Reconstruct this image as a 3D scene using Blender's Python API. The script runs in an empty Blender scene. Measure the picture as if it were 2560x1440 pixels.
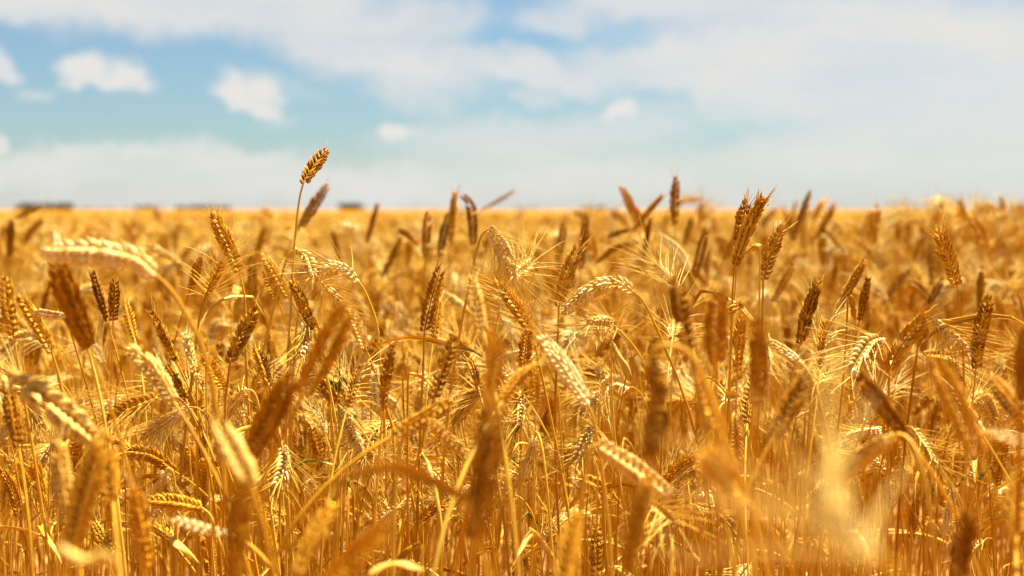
import bpy, math, random
import numpy as np
from mathutils import Vector, Matrix

random.seed(7)
rng = np.random.default_rng(11)
R = math.radians
sc = bpy.context.scene
COL = sc.collection

# ------------------------------------------------------------------ camera
HC = 0.92                      # eye height, just above the tops of the wheat
FPX = 2560 * 50 / 36           # focal length in photo pixels
PITCH = math.atan(195 / FPX)   # camera tipped slightly down
FOCUS = 1.78
cam_d = bpy.data.cameras.new('camera')
cam = bpy.data.objects.new('camera', cam_d)
COL.objects.link(cam)
cam_d.lens = 50
cam_d.sensor_width = 36
cam_d.clip_start = 0.02
cam_d.clip_end = 30000
cam.location = (0, 0, HC)
cam.rotation_euler = (R(90) - PITCH, 0, 0)
cam_d.dof.use_dof = True
cam_d.dof.focus_distance = FOCUS
cam_d.dof.aperture_fstop = 3.9
cam_d.dof.aperture_blades = 0
sc.camera = cam

# ------------------------------------------------------------------ render look
sc.view_settings.view_transform = 'Standard'
sc.view_settings.look = 'None'
sc.view_settings.exposure = 2.36
sc.view_settings.gamma = 1.0
sc.render.engine = 'CYCLES'
sc.cycles.use_denoising = True
sc.cycles.max_bounces = 6
sc.cycles.diffuse_bounces = 4
sc.cycles.glossy_bounces = 2
sc.cycles.transmission_bounces = 4
sc.cycles.transparent_max_bounces = 8
sc.cycles.caustics_reflective = False
sc.cycles.caustics_refractive = False

# ------------------------------------------------------------------ sun and sky
SUN_EL, SUN_AZ = R(63), R(42)            # high, ahead of the camera and to the right
sun_d = bpy.data.lights.new('sun', 'SUN')
sun_d.energy = 5.0
sun_d.angle = R(0.53)
sun_d.color = (1.0, 0.91, 0.70)
sun = bpy.data.objects.new('sun', sun_d)
COL.objects.link(sun)
to_sun = Vector((math.sin(SUN_AZ) * math.cos(SUN_EL), math.cos(SUN_AZ) * math.cos(SUN_EL), math.sin(SUN_EL)))
sun.rotation_euler = to_sun.to_track_quat('Z', 'Y').to_euler()
sun.location = to_sun * 50

world = bpy.data.worlds.new('World')
sc.world = world
world.use_nodes = True
world.cycles.sampling_method = 'NONE'      # the cloudy sky is smooth: rays that leave the field find it
wt = world.node_tree
for n in list(wt.nodes):
    wt.nodes.remove(n)
WN, WL = wt.nodes, wt.links


def wn(kind, **kw):
    n = WN.new(kind)
    for k, v in kw.items():
        setattr(n, k, v)
    return n


def wmath(op, a, b=None, c=None, clamp=False):
    n = wn('ShaderNodeMath', operation=op)
    n.use_clamp = clamp
    for i, v in enumerate((a, b, c)):
        if v is None:
            continue
        if isinstance(v, (int, float)):
            n.inputs[i].default_value = v
        else:
            WL.new(v, n.inputs[i])
    return n.outputs[0]


out = wn('ShaderNodeOutputWorld')
bg = wn('ShaderNodeBackground')
bg.inputs['Strength'].default_value = 0.05
WL.new(bg.outputs[0], out.inputs['Surface'])
sky = wn('ShaderNodeTexSky', sky_type='NISHITA')
sky.sun_disc = False
sky.sun_elevation = SUN_EL
sky.sun_rotation = SUN_AZ
sky.air_density = 1.0
sky.dust_density = 0.4
sky.ozone_density = 0.8
tint = wn('ShaderNodeMix', data_type='RGBA', blend_type='MULTIPLY')
tint.inputs[0].default_value = 1.0
WL.new(sky.outputs[0], tint.inputs[6])
tint.inputs[7].default_value = (0.285, 0.352, 0.40, 1)

# directions on the sky as azimuth / elevation in degrees
tc = wn('ShaderNodeTexCoord')
sep = wn('ShaderNodeSeparateXYZ')
WL.new(tc.outputs['Generated'], sep.inputs[0])
az = wmath('MULTIPLY', wmath('ARCTAN2', sep.outputs[0], sep.outputs[1]), 180 / math.pi)
el = wmath('MULTIPLY', wmath('ARCSINE', sep.outputs[2]), 180 / math.pi)
comb = wn('ShaderNodeCombineXYZ')
WL.new(az, comb.inputs[0])
WL.new(el, comb.inputs[1])
# billowy edge: warp the coordinates with two scales of noise
vec = comb.outputs[0]
for scale, amt in ((0.55, 1.1), (1.7, 0.55), (4.5, 0.22)):
    nz = wn('ShaderNodeTexNoise')
    nz.inputs['Scale'].default_value = scale
    nz.inputs['Detail'].default_value = 1
    WL.new(comb.outputs[0], nz.inputs['Vector'])
    sub = wn('ShaderNodeVectorMath', operation='SUBTRACT')
    WL.new(nz.outputs['Color'], sub.inputs[0])
    sub.inputs[1].default_value = (0.5, 0.5, 0.5)
    mul = wn('ShaderNodeVectorMath', operation='MULTIPLY')
    WL.new(sub.outputs[0], mul.inputs[0])
    mul.inputs[1].default_value = (amt * 1.6, amt, 0)
    add = wn('ShaderNodeVectorMath', operation='ADD')
    WL.new(vec, add.inputs[0])
    WL.new(mul.outputs[0], add.inputs[1])
    vec = add.outputs[0]
flat = wn('ShaderNodeVectorMath', operation='MULTIPLY')
WL.new(vec, flat.inputs[0])
flat.inputs[1].default_value = (1, 1, 0)
CV = flat.outputs[0]
TURNED = {0: CV}


def patch(px, py, rx, ry, rot=0.0, amount=1.0, inner=0.45, outer=1.25):
    """a soft cloud bank at a fixed azimuth / elevation of the sky"""
    a = 0 if abs(rot) < 7 else (15 if rot > 0 else -15)
    if a not in TURNED:
        vr = wn('ShaderNodeVectorRotate', rotation_type='Z_AXIS')
        vr.inputs['Angle'].default_value = R(a)
        WL.new(CV, vr.inputs['Vector'])
        TURNED[a] = vr.outputs[0]
    k = math.degrees(1 / FPX)
    c = Matrix.Rotation(R(a), 2) @ Vector((math.degrees(math.atan((px - 1280) / FPX)), math.degrees(math.atan((525 - py) / FPX))))
    ma = wn('ShaderNodeVectorMath', operation='MULTIPLY_ADD')
    WL.new(TURNED[a], ma.inputs[0])
    ma.inputs[1].default_value = (1 / (rx * k), 1 / (ry * k), 0)
    ma.inputs[2].default_value = (-c.x / (rx * k), -c.y / (ry * k), 0)
    ln = wn('ShaderNodeVectorMath', operation='LENGTH')
    WL.new(ma.outputs[0], ln.inputs[0])
    mr = wn('ShaderNodeMapRange', interpolation_type='SMOOTHSTEP')
    mr.inputs['From Min'].default_value = outer
    mr.inputs['From Max'].default_value = inner
    mr.inputs['To Min'].default_value = 0
    mr.inputs['To Max'].default_value = amount
    WL.new(ln.outputs['Value'], mr.inputs['Value'])
    return mr.outputs[0]


def union(vals):
    keep = None
    for v in vals:
        inv = wmath('SUBTRACT', 1.0, v)
        keep = inv if keep is None else wmath('MULTIPLY', keep, inv)
    return wmath('SUBTRACT', 1.0, keep)


veil = union([
    patch(430, 15, 620, 95, 4, 1.0), patch(930, 130, 330, 95, 20, 0.95), patch(60, 20, 300, 60, 0, 0.8),
    patch(1090, 45, 160, 60, 0, 0.75), patch(1390, 60, 130, 45, 5, 0.75), patch(1330, 175, 260, 45, 8, 0.9),
    patch(1720, 170, 360, 70, 4, 0.92), patch(1640, 10, 320, 45, 0, 0.8), patch(2150, 110, 620, 150, -4, 0.97),
    patch(2350, 250, 520, 150, 0, 0.9), patch(1850, 250, 200, 60, 6, 0.6), patch(1340, 245, 90, 30, 0, 0.55),
    patch(1250, 350, 330, 60, -4, 0.7), patch(1570, 320, 200, 60, 0, 0.6), patch(2300, 380, 520, 80, 0, 0.65),
    patch(1050, 250, 120, 40, 25, 0.5), patch(700, 210, 130, 30, 12, 0.25),
    patch(310, 415, 330, 60, 0, 0.72), patch(640, 425, 190, 60, 0, 0.72), patch(60, 450, 230, 50, 0, 0.55),
    patch(950, 460, 260, 50, 0, 0.6), patch(1500, 440, 240, 45, 0, 0.5), patch(500, 480, 1200, 100, 0, 0.75),
    patch(1900, 465, 1100, 110, 0, 0.72),
])
puff = union([
    patch(215, 190, 62, 42, 0, 1.0, 0.3, 1.3), patch(318, 195, 62, 44, 0, 1.0, 0.3, 1.3), patch(265, 222, 120, 22, 3, 0.9, 0.3, 1.3),
    patch(588, 232, 52, 44, 0, 1.0, 0.3, 1.3), patch(655, 225, 48, 46, 0, 1.0, 0.3, 1.3), patch(640, 275, 95, 28, 18, 0.95, 0.3, 1.3),
    patch(1000, 332, 58, 27, 8, 1.0, 0.45, 1.2), patch(1540, 278, 44, 28, 0, 1.0, 0.4, 1.2),
    patch(12, 190, 40, 46, 0, 0.8, 0.4, 1.2), patch(-5, 365, 36, 34, 0, 0.85, 0.4, 1.2), patch(85, 252, 48, 20, 0, 0.45, 0.4, 1.2),
    patch(180, 382, 60, 26, 0, 0.4, 0.3, 1.2), patch(640, 392, 70, 28, 0, 0.4, 0.3, 1.2), patch(370, 395, 60, 24, 0, 0.35, 0.3, 1.2),
])
# the rest of the sky carries the same broken cloud cover
n2 = wn('ShaderNodeTexNoise')
n2.inputs['Scale'].default_value = 0.075
n2.inputs['Detail'].default_value = 3
WL.new(CV, n2.inputs['Vector'])
gen = wn('ShaderNodeMapRange', interpolation_type='SMOOTHSTEP')
gen.inputs['From Min'].default_value = 0.48
gen.inputs['From Max'].default_value = 0.64
gen.inputs['To Max'].default_value = 0.75
WL.new(n2.outputs[0], gen.inputs['Value'])
oa = wn('ShaderNodeMapRange', interpolation_type='SMOOTHSTEP')
oa.inputs['From Min'].default_value = 19
oa.inputs['From Max'].default_value = 25
WL.new(wmath('ABSOLUTE', az), oa.inputs['Value'])
oe = wn('ShaderNodeMapRange', interpolation_type='SMOOTHSTEP')
oe.inputs['From Min'].default_value = 8.5
oe.inputs['From Max'].default_value = 12
WL.new(el, oe.inputs['Value'])
gcov = wmath('MULTIPLY', gen.outputs[0], wmath('MAXIMUM', oa.outputs[0], oe.outputs[0]))
veil = wmath('MAXIMUM', veil, gcov)
n3 = wn('ShaderNodeTexNoise')
n3.inputs['Scale'].default_value = 0.45
n3.inputs['Detail'].default_value = 4
str_ = wn('ShaderNodeVectorMath', operation='MULTIPLY')      # the high cloud is drawn out sideways
str_.inputs[1].default_value = (0.38, 1.5, 0)
WL.new(CV, str_.inputs[0])
WL.new(str_.outputs[0], n3.inputs['Vector'])
thin = wn('ShaderNodeMapRange')
thin.inputs['From Min'].default_value = 0.3
thin.inputs['From Max'].default_value = 0.62
thin.inputs['To Min'].default_value = 0.68
thin.inputs['To Max'].default_value = 1.0
WL.new(n3.outputs[0], thin.inputs['Value'])
veil = wmath('MULTIPLY', veil, thin.outputs[0])
m1 = wn('ShaderNodeMix', data_type='RGBA')
WL.new(veil, m1.inputs[0])
WL.new(tint.outputs[2], m1.inputs[6])
m1.inputs[7].default_value = (3.1, 3.05, 2.95, 1)
m2 = wn('ShaderNodeMix', data_type='RGBA')
WL.new(puff, m2.inputs[0])
WL.new(m1.outputs[2], m2.inputs[6])
m2.inputs[7].default_value = (3.2, 3.12, 3.0, 1)
WL.new(m2.outputs[2], bg.inputs['Color'])


# ------------------------------------------------------------------ helpers
CAMM = cam.rotation_euler.to_matrix()


def at(px, py, d):
    """the point of the field that a photo pixel shows at depth d metres"""
    return np.array(CAMM @ Vector(((px - 1280) / FPX * d, -(py - 720) / FPX * d, -d))) + np.array((0, 0, HC))


def tag(o, label=None, cat=None, group=None, kind=None):
    for k, v in (('label', label), ('category', cat), ('group', group), ('kind', kind)):
        if v:
            o[k] = v
    return o


def mesh_np(name, v, f, mats, mi=None, smooth=True):
    me = bpy.data.meshes.new(name)
    v = np.asarray(v, dtype=np.float32)
    f = np.asarray(f, dtype=np.int32)
    me.vertices.add(len(v))
    me.vertices.foreach_set('co', v.ravel())
    me.loops.add(f.size)
    me.polygons.add(len(f))
    me.loops.foreach_set('vertex_index', f.ravel())
    me.polygons.foreach_set('loop_start', np.arange(0, f.size, f.shape[1], dtype=np.int32))
    me.polygons.foreach_set('loop_total', np.full(len(f), f.shape[1], dtype=np.int32))
    for m in mats:
        me.materials.append(m)
    if mi is not None:
        me.polygons.foreach_set('material_index', np.asarray(mi, dtype=np.int32))
    me.update(calc_edges=True)
    if smooth:
        me.polygons.foreach_set('use_smooth', np.ones(len(f), dtype=bool))
    return me


def obj(name, me, parent=None, loc=None):
    o = bpy.data.objects.new(name, me)
    COL.objects.link(o)
    if parent:
        o.parent = parent
    if loc is not None:
        o.location = loc
    return o


def join(parts):
    vs, fs, ms, n = [], [], [], 0
    for v, f, m in parts:
        vs.append(v)
        fs.append(f + n)
        ms.append(np.full(len(f), m))
        n += len(v)
    return np.vstack(vs), np.vstack(fs), np.concatenate(ms)


# ------------------------------------------------------------------ materials
def straw(name, cols, rough=0.45, spec=0.5, trans=0.25, tcol=(0.8, 0.33, 0.04), nscale=60.0, stretch=(1, 1, 1), contrast=0.35):
    m = bpy.data.materials.new(name)
    m.use_nodes = True
    t = m.node_tree
    N, L = t.nodes, t.links
    for n in list(N):
        N.remove(n)
    o = N.new('ShaderNodeOutputMaterial')
    oi = N.new('ShaderNodeObjectInfo')
    tcn = N.new('ShaderNodeTexCoord')
    mp = N.new('ShaderNodeMapping')
    mp.inputs['Scale'].default_value = stretch
    L.new(tcn.outputs['Object'], mp.inputs['Vector'])
    nz = N.new('ShaderNodeTexNoise')
    nz.inputs['Scale'].default_value = nscale
    nz.inputs['Detail'].default_value = 1
    L.new(mp.outputs[0], nz.inputs['Vector'])
    # per-plant tone plus mottling
    ad = N.new('ShaderNodeMath')
    ad.operation = 'MULTIPLY_ADD'
    L.new(nz.outputs[0], ad.inputs[0])
    ad.inputs[1].default_value = contrast * 2
    sb = N.new('ShaderNodeMath')
    sb.operation = 'MULTIPLY_ADD'
    L.new(oi.outputs['Random'], sb.inputs[0])
    sb.inputs[1].default_value = 0.75
    sb.inputs[2].default_value = 0.125 - contrast
    L.new(sb.outputs[0], ad.inputs[2])
    cr = N.new('ShaderNodeValToRGB')
    els = cr.color_ramp.elements
    while len(els) < len(cols):
        els.new(0.5)
    for i, c in enumerate(cols):
        els[i].position = i / (len(cols) - 1)
        els[i].color = (*c, 1)
    L.new(ad.outputs[0], cr.inputs[0])
    p = N.new('ShaderNodeBsdfPrincipled')
    L.new(cr.outputs[0], p.inputs['Base Color'])
    p.inputs['Roughness'].default_value = rough
    p.inputs['Specular IOR Level'].default_value = spec
    tr = N.new('ShaderNodeBsdfTranslucent')
    mx = N.new('ShaderNodeMix')
    mx.data_type = 'RGBA'
    mx.blend_type = 'MULTIPLY'
    mx.inputs[0].default_value = 1.0
    L.new(cr.outputs[0], mx.inputs[6])
    mx.inputs[7].default_value = (*tcol, 1)
    L.new(mx.outputs[2], tr.inputs['Color'])
    ms = N.new('ShaderNodeMixShader')
    ms.inputs[0].default_value = trans
    L.new(p.outputs[0], ms.inputs[1])
    L.new(tr.outputs[0], ms.inputs[2])
    L.new(ms.outputs[0], o.inputs['Surface'])
    return m


TC = (1.0, 0.80, 0.50)
RIB = (1, 1, 0.22)
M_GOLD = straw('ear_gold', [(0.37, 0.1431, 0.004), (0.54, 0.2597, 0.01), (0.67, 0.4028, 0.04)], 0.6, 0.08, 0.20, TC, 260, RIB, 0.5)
M_PALE_SUNLIT = straw('ear_pale_sunlit', [(0.48, 0.2438, 0.02), (0.67, 0.4558, 0.11), (0.78, 0.6678, 0.36)], 0.6, 0.10, 0.18, TC, 260, RIB, 0.6)  # paler ears, with the cream of sunlit highlights put into the colour
M_BROWN_SHADED = straw('ear_brown_shaded', [(0.17, 0.060, 0.002), (0.31, 0.128, 0.0045), (0.52, 0.27, 0.016)], 0.6, 0.05, 0.06, TC, 260, RIB, 0.6)  # browner ears, base darkened further to stand in for shade on near ones
M_STEM = straw('stem_straw', [(0.38, 0.159, 0.004), (0.57, 0.3021, 0.013), (0.68, 0.4558, 0.06)], 0.5, 0.12, 0.20, TC, 30, (1, 1, 0.25), 0.5)
M_LEAF = straw('leaf_dry', [(0.38, 0.159, 0.006), (0.57, 0.3233, 0.024), (0.7, 0.5194, 0.15)], 0.55, 0.10, 0.32, (1.0, 0.88, 0.6), 40, (1, 1, 0.4), 0.5)
M_AWN = straw('awn_straw', [(0.58, 0.3286, 0.028), (0.68, 0.4664, 0.08), (0.75, 0.6042, 0.22)], 0.4, 0.10, 0.25, TC, 8)
M_GREEN = straw('weed_green', [(0.10, 0.11, 0.008), (0.17, 0.17, 0.012), (0.30, 0.26, 0.03)], 0.5, 0.15, 0.3, (1, 1, 0.6), 20)
EARM = {'g': M_GOLD, 'p': M_PALE_SUNLIT, 'b': M_BROWN_SHADED}


def ground_mat(name, cols, scale, bump, dist):
    m = bpy.data.materials.new(name)
    m.use_nodes = True
    t = m.node_tree
    N, L = t.nodes, t.links
    p = N['Principled BSDF']
    tcn = N.new('ShaderNodeTexCoord')
    nz = N.new('ShaderNodeTexNoise')
    nz.inputs['Scale'].default_value = scale
    nz.inputs['Detail'].default_value = 8
    L.new(tcn.outputs['Object'], nz.inputs['Vector'])
    cr = N.new('ShaderNodeValToRGB')
    els = cr.color_ramp.elements
    els.new(0.5)
    for e, c, q in zip(els, cols, (0.3, 0.5, 0.7)):
        e.position = q
        e.color = (*c, 1)
    L.new(nz.outputs[0], cr.inputs[0])
    L.new(cr.outputs[0], p.inputs['Base Color'])
    p.inputs['Roughness'].default_value = 0.95
    p.inputs['Specular IOR Level'].default_value = 0.0
    bp = N.new('ShaderNodeBump')
    bp.inputs['Strength'].default_value = bump
    bp.inputs['Distance'].default_value = dist
    L.new(nz.outputs[0], bp.inputs['Height'])
    L.new(bp.outputs[0], p.inputs['Normal'])
    return m


M_SOIL = ground_mat('soil_straw', [(0.12, 0.055, 0.02), (0.24, 0.11, 0.03), (0.36, 0.19, 0.06)], 14, 0.8, 0.03)
M_FAR = ground_mat('far_wheat', [(0.17, 0.075, 0.005), (0.23, 0.11, 0.010), (0.29, 0.15, 0.018)], 0.6, 0.6, 0.15)  # shade between the distant stalks is mixed into these deeper golds
M_BARK = ground_mat('bark', [(0.05, 0.035, 0.025), (0.09, 0.06, 0.04), (0.13, 0.09, 0.06)], 3, 0.5, 0.05)
M_CROWN = straw('tree_foliage', [(0.025, 0.035, 0.018), (0.045, 0.055, 0.025), (0.07, 0.075, 0.03)], 0.6, 0.2, 0.2, (1, 1, 0.6), 0.5)

# ------------------------------------------------------------------ ground and the far field
g = 9000
gm = mesh_np('ground', [(-g, -g, 0), (g, -g, 0), (g, g, 0), (-g, g, 0)], [(0, 1, 2, 3)], [M_SOIL], smooth=False)
tag(obj('ground', gm), 'bare brown soil under the ripe wheat', 'ground', kind='structure')

# beyond some 16 m only the closed top of the crop can be seen: an uneven sheet that runs to the horizon
ys = np.concatenate([np.linspace(16, 60, 45), np.geomspace(62, 8500, 60)])
us = np.linspace(-1.15, 1.15, 161)
V, F = [], []
for j, y in enumerate(ys):
    for i, u in enumerate(us):
        amp = 0.05 if y < 120 else 0.07
        z = 0.72 + 0.05 * min(1, max(0, (y - 16) / 30)) + rng.normal(0, amp * 0.45)
        V.append((u * y, y, 0.0 if j == 0 else z))
nu = len(us)
for j in range(len(ys) - 1):
    for i in range(nu - 1):
        a = j * nu + i
        F.append((a, a + 1, a + nu + 1, a + nu))
tag(obj('field', mesh_np('field', V, F, [M_FAR])), 'closed golden top of the far wheat field running to the horizon', 'field', kind='structure')


# ------------------------------------------------------------------ wheat geometry
def floret(length, w, th, ns=6):
    ts = (0.0, 0.13, 0.38, 0.66, 0.88)
    rs = (0.30, 0.74, 1.0, 0.66, 0.22)
    v, f = [], []
    for t, r in zip(ts, rs):
        bow = 0.10 * length * math.sin(t * 2.6)
        for k in range(ns):
            a = 2 * math.pi * k / ns
            keel = 1.22 if k == 0 else 1.0
            v.append((math.cos(a) * r * th * 0.5 * keel + bow, math.sin(a) * r * w * 0.5, t * length))
    v.append((0.04 * length, 0, length * 1.06))
    for j in range(len(ts) - 1):
        for k in range(ns):
            a, b = j * ns + k, j * ns + (k + 1) % ns
            f.append((a, b, b + ns))
            f.append((a, b + ns, a + ns))
    top, base = len(v) - 1, (len(ts) - 1) * ns
    for k in range(ns):
        f.append((base + k, base + (k + 1) % ns, top))
    return np.array(v), np.array(f)


def rot_xyz(rx, ry, rz):
    return np.array(Matrix.Rotation(rz, 3, 'Z') @ Matrix.Rotation(ry, 3, 'Y') @ Matrix.Rotation(rx, 3, 'X'))


def make_spikelet(seed):
    """one spikelet, pointing +Z, its outer face towards +X; returns verts, faces and the awn roots"""
    r = random.Random(seed)
    parts, tips = [], []
    spec = [  # offset y, offset x, tilt sideways, tilt outward, length, width
        (-0.0022, 0.0006, 15, 6, 0.0122, 0.0048), (0.0022, 0.0006, -15, 6, 0.0122, 0.0048),
        (0.0, 0.0020, 0, 13, 0.0106, 0.0044), (-0.0030, 0.0018, 19, 13, 0.0082, 0.0032), (0.0030, 0.0018, -19, 13, 0.0082, 0.0032)]
    for i, (oy, ox, ty, tx, ln, w) in enumerate(spec):
        ln *= r.uniform(0.9, 1.12)
        v, f = floret(ln, w * r.uniform(0.95, 1.1), 0.0034)
        m = rot_xyz(R(ty + r.uniform(-5, 5)), R(tx + r.uniform(-5, 5)), R(r.uniform(-12, 12)))
        v = v @ m.T + np.array((ox, oy, 0.0))
        parts.append((v, f, 0))
        if i < 2:
            tips.append((v[-1], m @ np.array((0.10, 0, 1.0))))
    v, f, _ = join(parts)
    return v, f, tips


SPK = [make_spikelet(100 + i) for i in range(5)]


def catmull(pts, n):
    pts = [np.asarray(p, float) for p in pts]
    if len(pts) == 2:
        return [pts[0] + (pts[1] - pts[0]) * t for t in np.linspace(0, 1, n)]
    P = [2 * pts[0] - pts[1]] + pts + [2 * pts[-1] - pts[-2]]
    dense = []
    for i in range(1, len(P) - 2):
        for t in np.linspace(0, 1, 16, endpoint=False):
            a, b, c, d = P[i - 1], P[i], P[i + 1], P[i + 2]
            dense.append(0.5 * ((2 * b) + (c - a) * t + (2 * a - 5 * b + 4 * c - d) * t * t + (3 * b - a - 3 * c + d) * t ** 3))
    dense.append(P[-2])
    dense = np.array(dense)
    s = np.concatenate([[0], np.cumsum(np.linalg.norm(np.diff(dense, axis=0), axis=1))])
    q = np.linspace(0, s[-1], n)
    return [np.array([np.interp(x, s, dense[:, k]) for k in range(3)]) for x in q]


def unit(v):
    return v / (np.linalg.norm(v) + 1e-12)


def frames(pts, roll=0.0):
    T = [unit(pts[min(i + 1, len(pts) - 1)] - pts[max(i - 1, 0)]) for i in range(len(pts))]
    ref = np.array((0.31, 0.95, 0.05)) if abs(T[0][1]) < 0.9 else np.array((1.0, 0, 0))
    x = unit(np.cross(np.cross(T[0], ref), T[0]))
    y = np.cross(T[0], x)
    x = x * math.cos(roll) + y * math.sin(roll)
    res = []
    for t in T:
        x = unit(x - t * np.dot(x, t))
        res.append((x, np.cross(t, x), t))
    return res


def tube(pts, radii, ns=6):
    fr = frames(pts)
    v, f = [], []
    ang = [2 * math.pi * k / ns for k in range(ns)]
    for p, r, (x, y, t) in zip(pts, radii, fr):
        for a in ang:
            v.append(p + (x * math.cos(a) + y * math.sin(a)) * r)
    for j in range(len(pts) - 1):
        for k in range(ns):
            a, b = j * ns + k, j * ns + (k + 1) % ns
            f.append((a, b, b + ns))
            f.append((a, b + ns, a + ns))
    return np.array(v), np.array(f)


def make_ear(axis_pts, awn, w, r, roll, lost=0.02):
    """axis points base -> tip. returns rachis (v,f), spikelet placements and awns (v,f)"""
    pts = catmull(axis_pts, 24)
    L = sum(np.linalg.norm(pts[i + 1] - pts[i]) for i in range(len(pts) - 1))
    fr = frames(pts, roll)
    rach = tube(pts[:-2], [0.0010 * (1 - 0.5 * i / 22) for i in range(22)], 5)
    n = max(12, min(28, int(L / 0.0035)))
    size = w * (L / 0.085) ** 0.45
    places, awns = [], []
    for i in range(n + 1):
        s = i / n * 0.93
        q = s * 23
        i0 = min(int(q), 22)
        p = pts[i0] + (pts[i0 + 1] - pts[i0]) * (q - i0)
        x, y, t = fr[i0]
        side = 1 if i % 2 == 0 else -1
        env = 0.66 + 0.44 * math.sin(min(1, s * 1.25 + 0.10) * math.pi * 0.62) - 1.05 * max(0, s - 0.60)
        k = size * env * r.uniform(0.93, 1.07)
        if i == n:
            M = np.column_stack((x, y, t))
            off = 0
        else:
            out_ = R(23 + r.uniform(-5, 6)) * (1.0 if awn != 'l' else 1.15) * (1 - 0.45 * max(0, s - 0.5) * 2)
            ox = x * side
            zz = unit(t * math.cos(out_) + ox * math.sin(out_) + y * r.uniform(-0.1, 0.1))
            xx = unit(ox - zz * np.dot(ox, zz))
            M = np.column_stack((xx, np.cross(zz, xx), zz))
            off = 0.0011 * size
        if 0 < i < n and r.random() < lost:
            continue                      # a spikelet lost to wind or birds
        sp = r.randrange(len(SPK))
        loc = p + x * side * off
        places.append((sp, M, loc, k))
        na = {'l': 1.0, 's': 0.0 if s < 0.7 else 0.7, 'n': 0.0 if s < 0.88 else 0.5}[awn]
        for tip, d in SPK[sp][2]:
            if r.random() > na:
                continue
            a0 = M @ (tip * k) + loc
            dd = unit(M @ d)
            al = r.uniform(0.042, 0.075) if awn == 'l' else r.uniform(0.006, 0.022)
            sprd = r.uniform(0.25, 0.85) if awn == 'l' else 0.2
            rad = unit(dd - t * np.dot(dd, t) + np.array([r.gauss(0, 0.25) for _ in range(3)]))
            d1 = unit(t * 0.7 + dd * 0.5 + rad * sprd)
            d2 = unit(d1 + rad * r.uniform(-0.1, 0.35) + np.array((0, 0, -0.12)))
            pp = [a0 - dd * 0.002, a0 + d1 * al * 0.34, a0 + d1 * al * 0.34 + (d1 + d2) * 0.5 * al * 0.33, a0 + d1 * al * 0.34 + (d1 + d2) * 0.5 * al * 0.33 + d2 * al * 0.33]
            awns.append(tube(pp, (0.00062, 0.00055, 0.00042, 0.00022), 3) + (0,))
    aw = None
    if awns:
        v, f, _ = join(awns)
        aw = (v, f)
    return rach, places, aw, L


def ear_joined(rach, places):
    parts = [(rach[0], rach[1], 0)]
    for sp, M, loc, k in places:
        parts.append(((SPK[sp][0] * k) @ M.T + loc, SPK[sp][1], 0))
    return join(parts)[:2]


def make_stem(pts, r0=0.0019, r1=0.00115):
    n = len(pts)
    rad = [r0 + (r1 - r0) * (i / (n - 1)) ** 1.4 for i in range(n)]
    for q in (int(n * 0.28), int(n * 0.55)):
        rad[q] *= 1.55
    return tube(pts, rad, 6)


def bez(a, b, c, d, n):
    return [a * (1 - t) ** 3 + 3 * b * t * (1 - t) ** 2 + 3 * c * t * t * (1 - t) + d * t ** 3 for t in np.linspace(0, 1, n)]


def make_ribbon(pts, width, twist, r, curl=0.35, ns=4):
    """a dry leaf blade: a channelled ribbon with thickness that twists and tapers"""
    n = len(pts)
    fr = frames(pts, r.uniform(0, 6.28))
    v, f = [], []
    for i, (p, (x, y, t)) in enumerate(zip(pts, fr)):
        s = i / (n - 1)
        wv = width * (0.45 + 0.55 * math.sin(min(1, s * 2.2 + 0.15) * math.pi / 2)) * (1 - s ** 2.5) + 0.0004
        a = twist * s + 0.25 * math.sin(s * 9 + twist)
        xx = x * math.cos(a) + y * math.sin(a)
        yy = np.cross(t, xx)
        prof = []
        for k in range(ns + 1):
            u = k / ns * 2 - 1
            prof.append(p + xx * wv * 0.5 * u + yy * wv * curl * (u * u))
        for q in prof:
            v.append(q + yy * 0.00009)
        for q in reversed(prof):
            v.append(q - yy * 0.00009)
    m = 2 * (ns + 1)
    for j in range(n - 1):
        for k in range(m):
            a, b = j * m + k, j * m + (k + 1) % m
            f.append((a, b, b + m))
            f.append((a, b + m, a + m))
    return np.array(v), np.array(f)


def leaf_on(stem_pts, r, h=None, length=None, width=None):
    i = int(len(stem_pts) * (h if h is not None else r.uniform(0.35, 0.72)))
    p = stem_pts[i]
    a = r.uniform(0, 6.28)
    o = np.array((math.cos(a), math.sin(a), 0))
    ln = length or r.uniform(0.10, 0.22)
    up = r.uniform(0.2, 0.9)
    pts = [p]
    d = unit(o * 0.7 + np.array((0, 0, up)))
    kink = r.randint(3, 6)
    for k in range(9):
        pts.append(pts[-1] + d * ln / 9)
        d = unit(d + np.array((0, 0, -r.uniform(0.05, 0.30))) + np.array([r.gauss(0, 0.1) for _ in range(3)]))
        if k == kink:
            d = unit(d + np.array((0, 0, -r.uniform(0.2, 1.6))))
    return make_ribbon(pts, width or r.uniform(0.005, 0.009), r.uniform(-4, 4), r)


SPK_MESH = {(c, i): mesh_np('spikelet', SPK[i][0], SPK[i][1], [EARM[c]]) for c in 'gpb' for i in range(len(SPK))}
TOT = [0]


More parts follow.
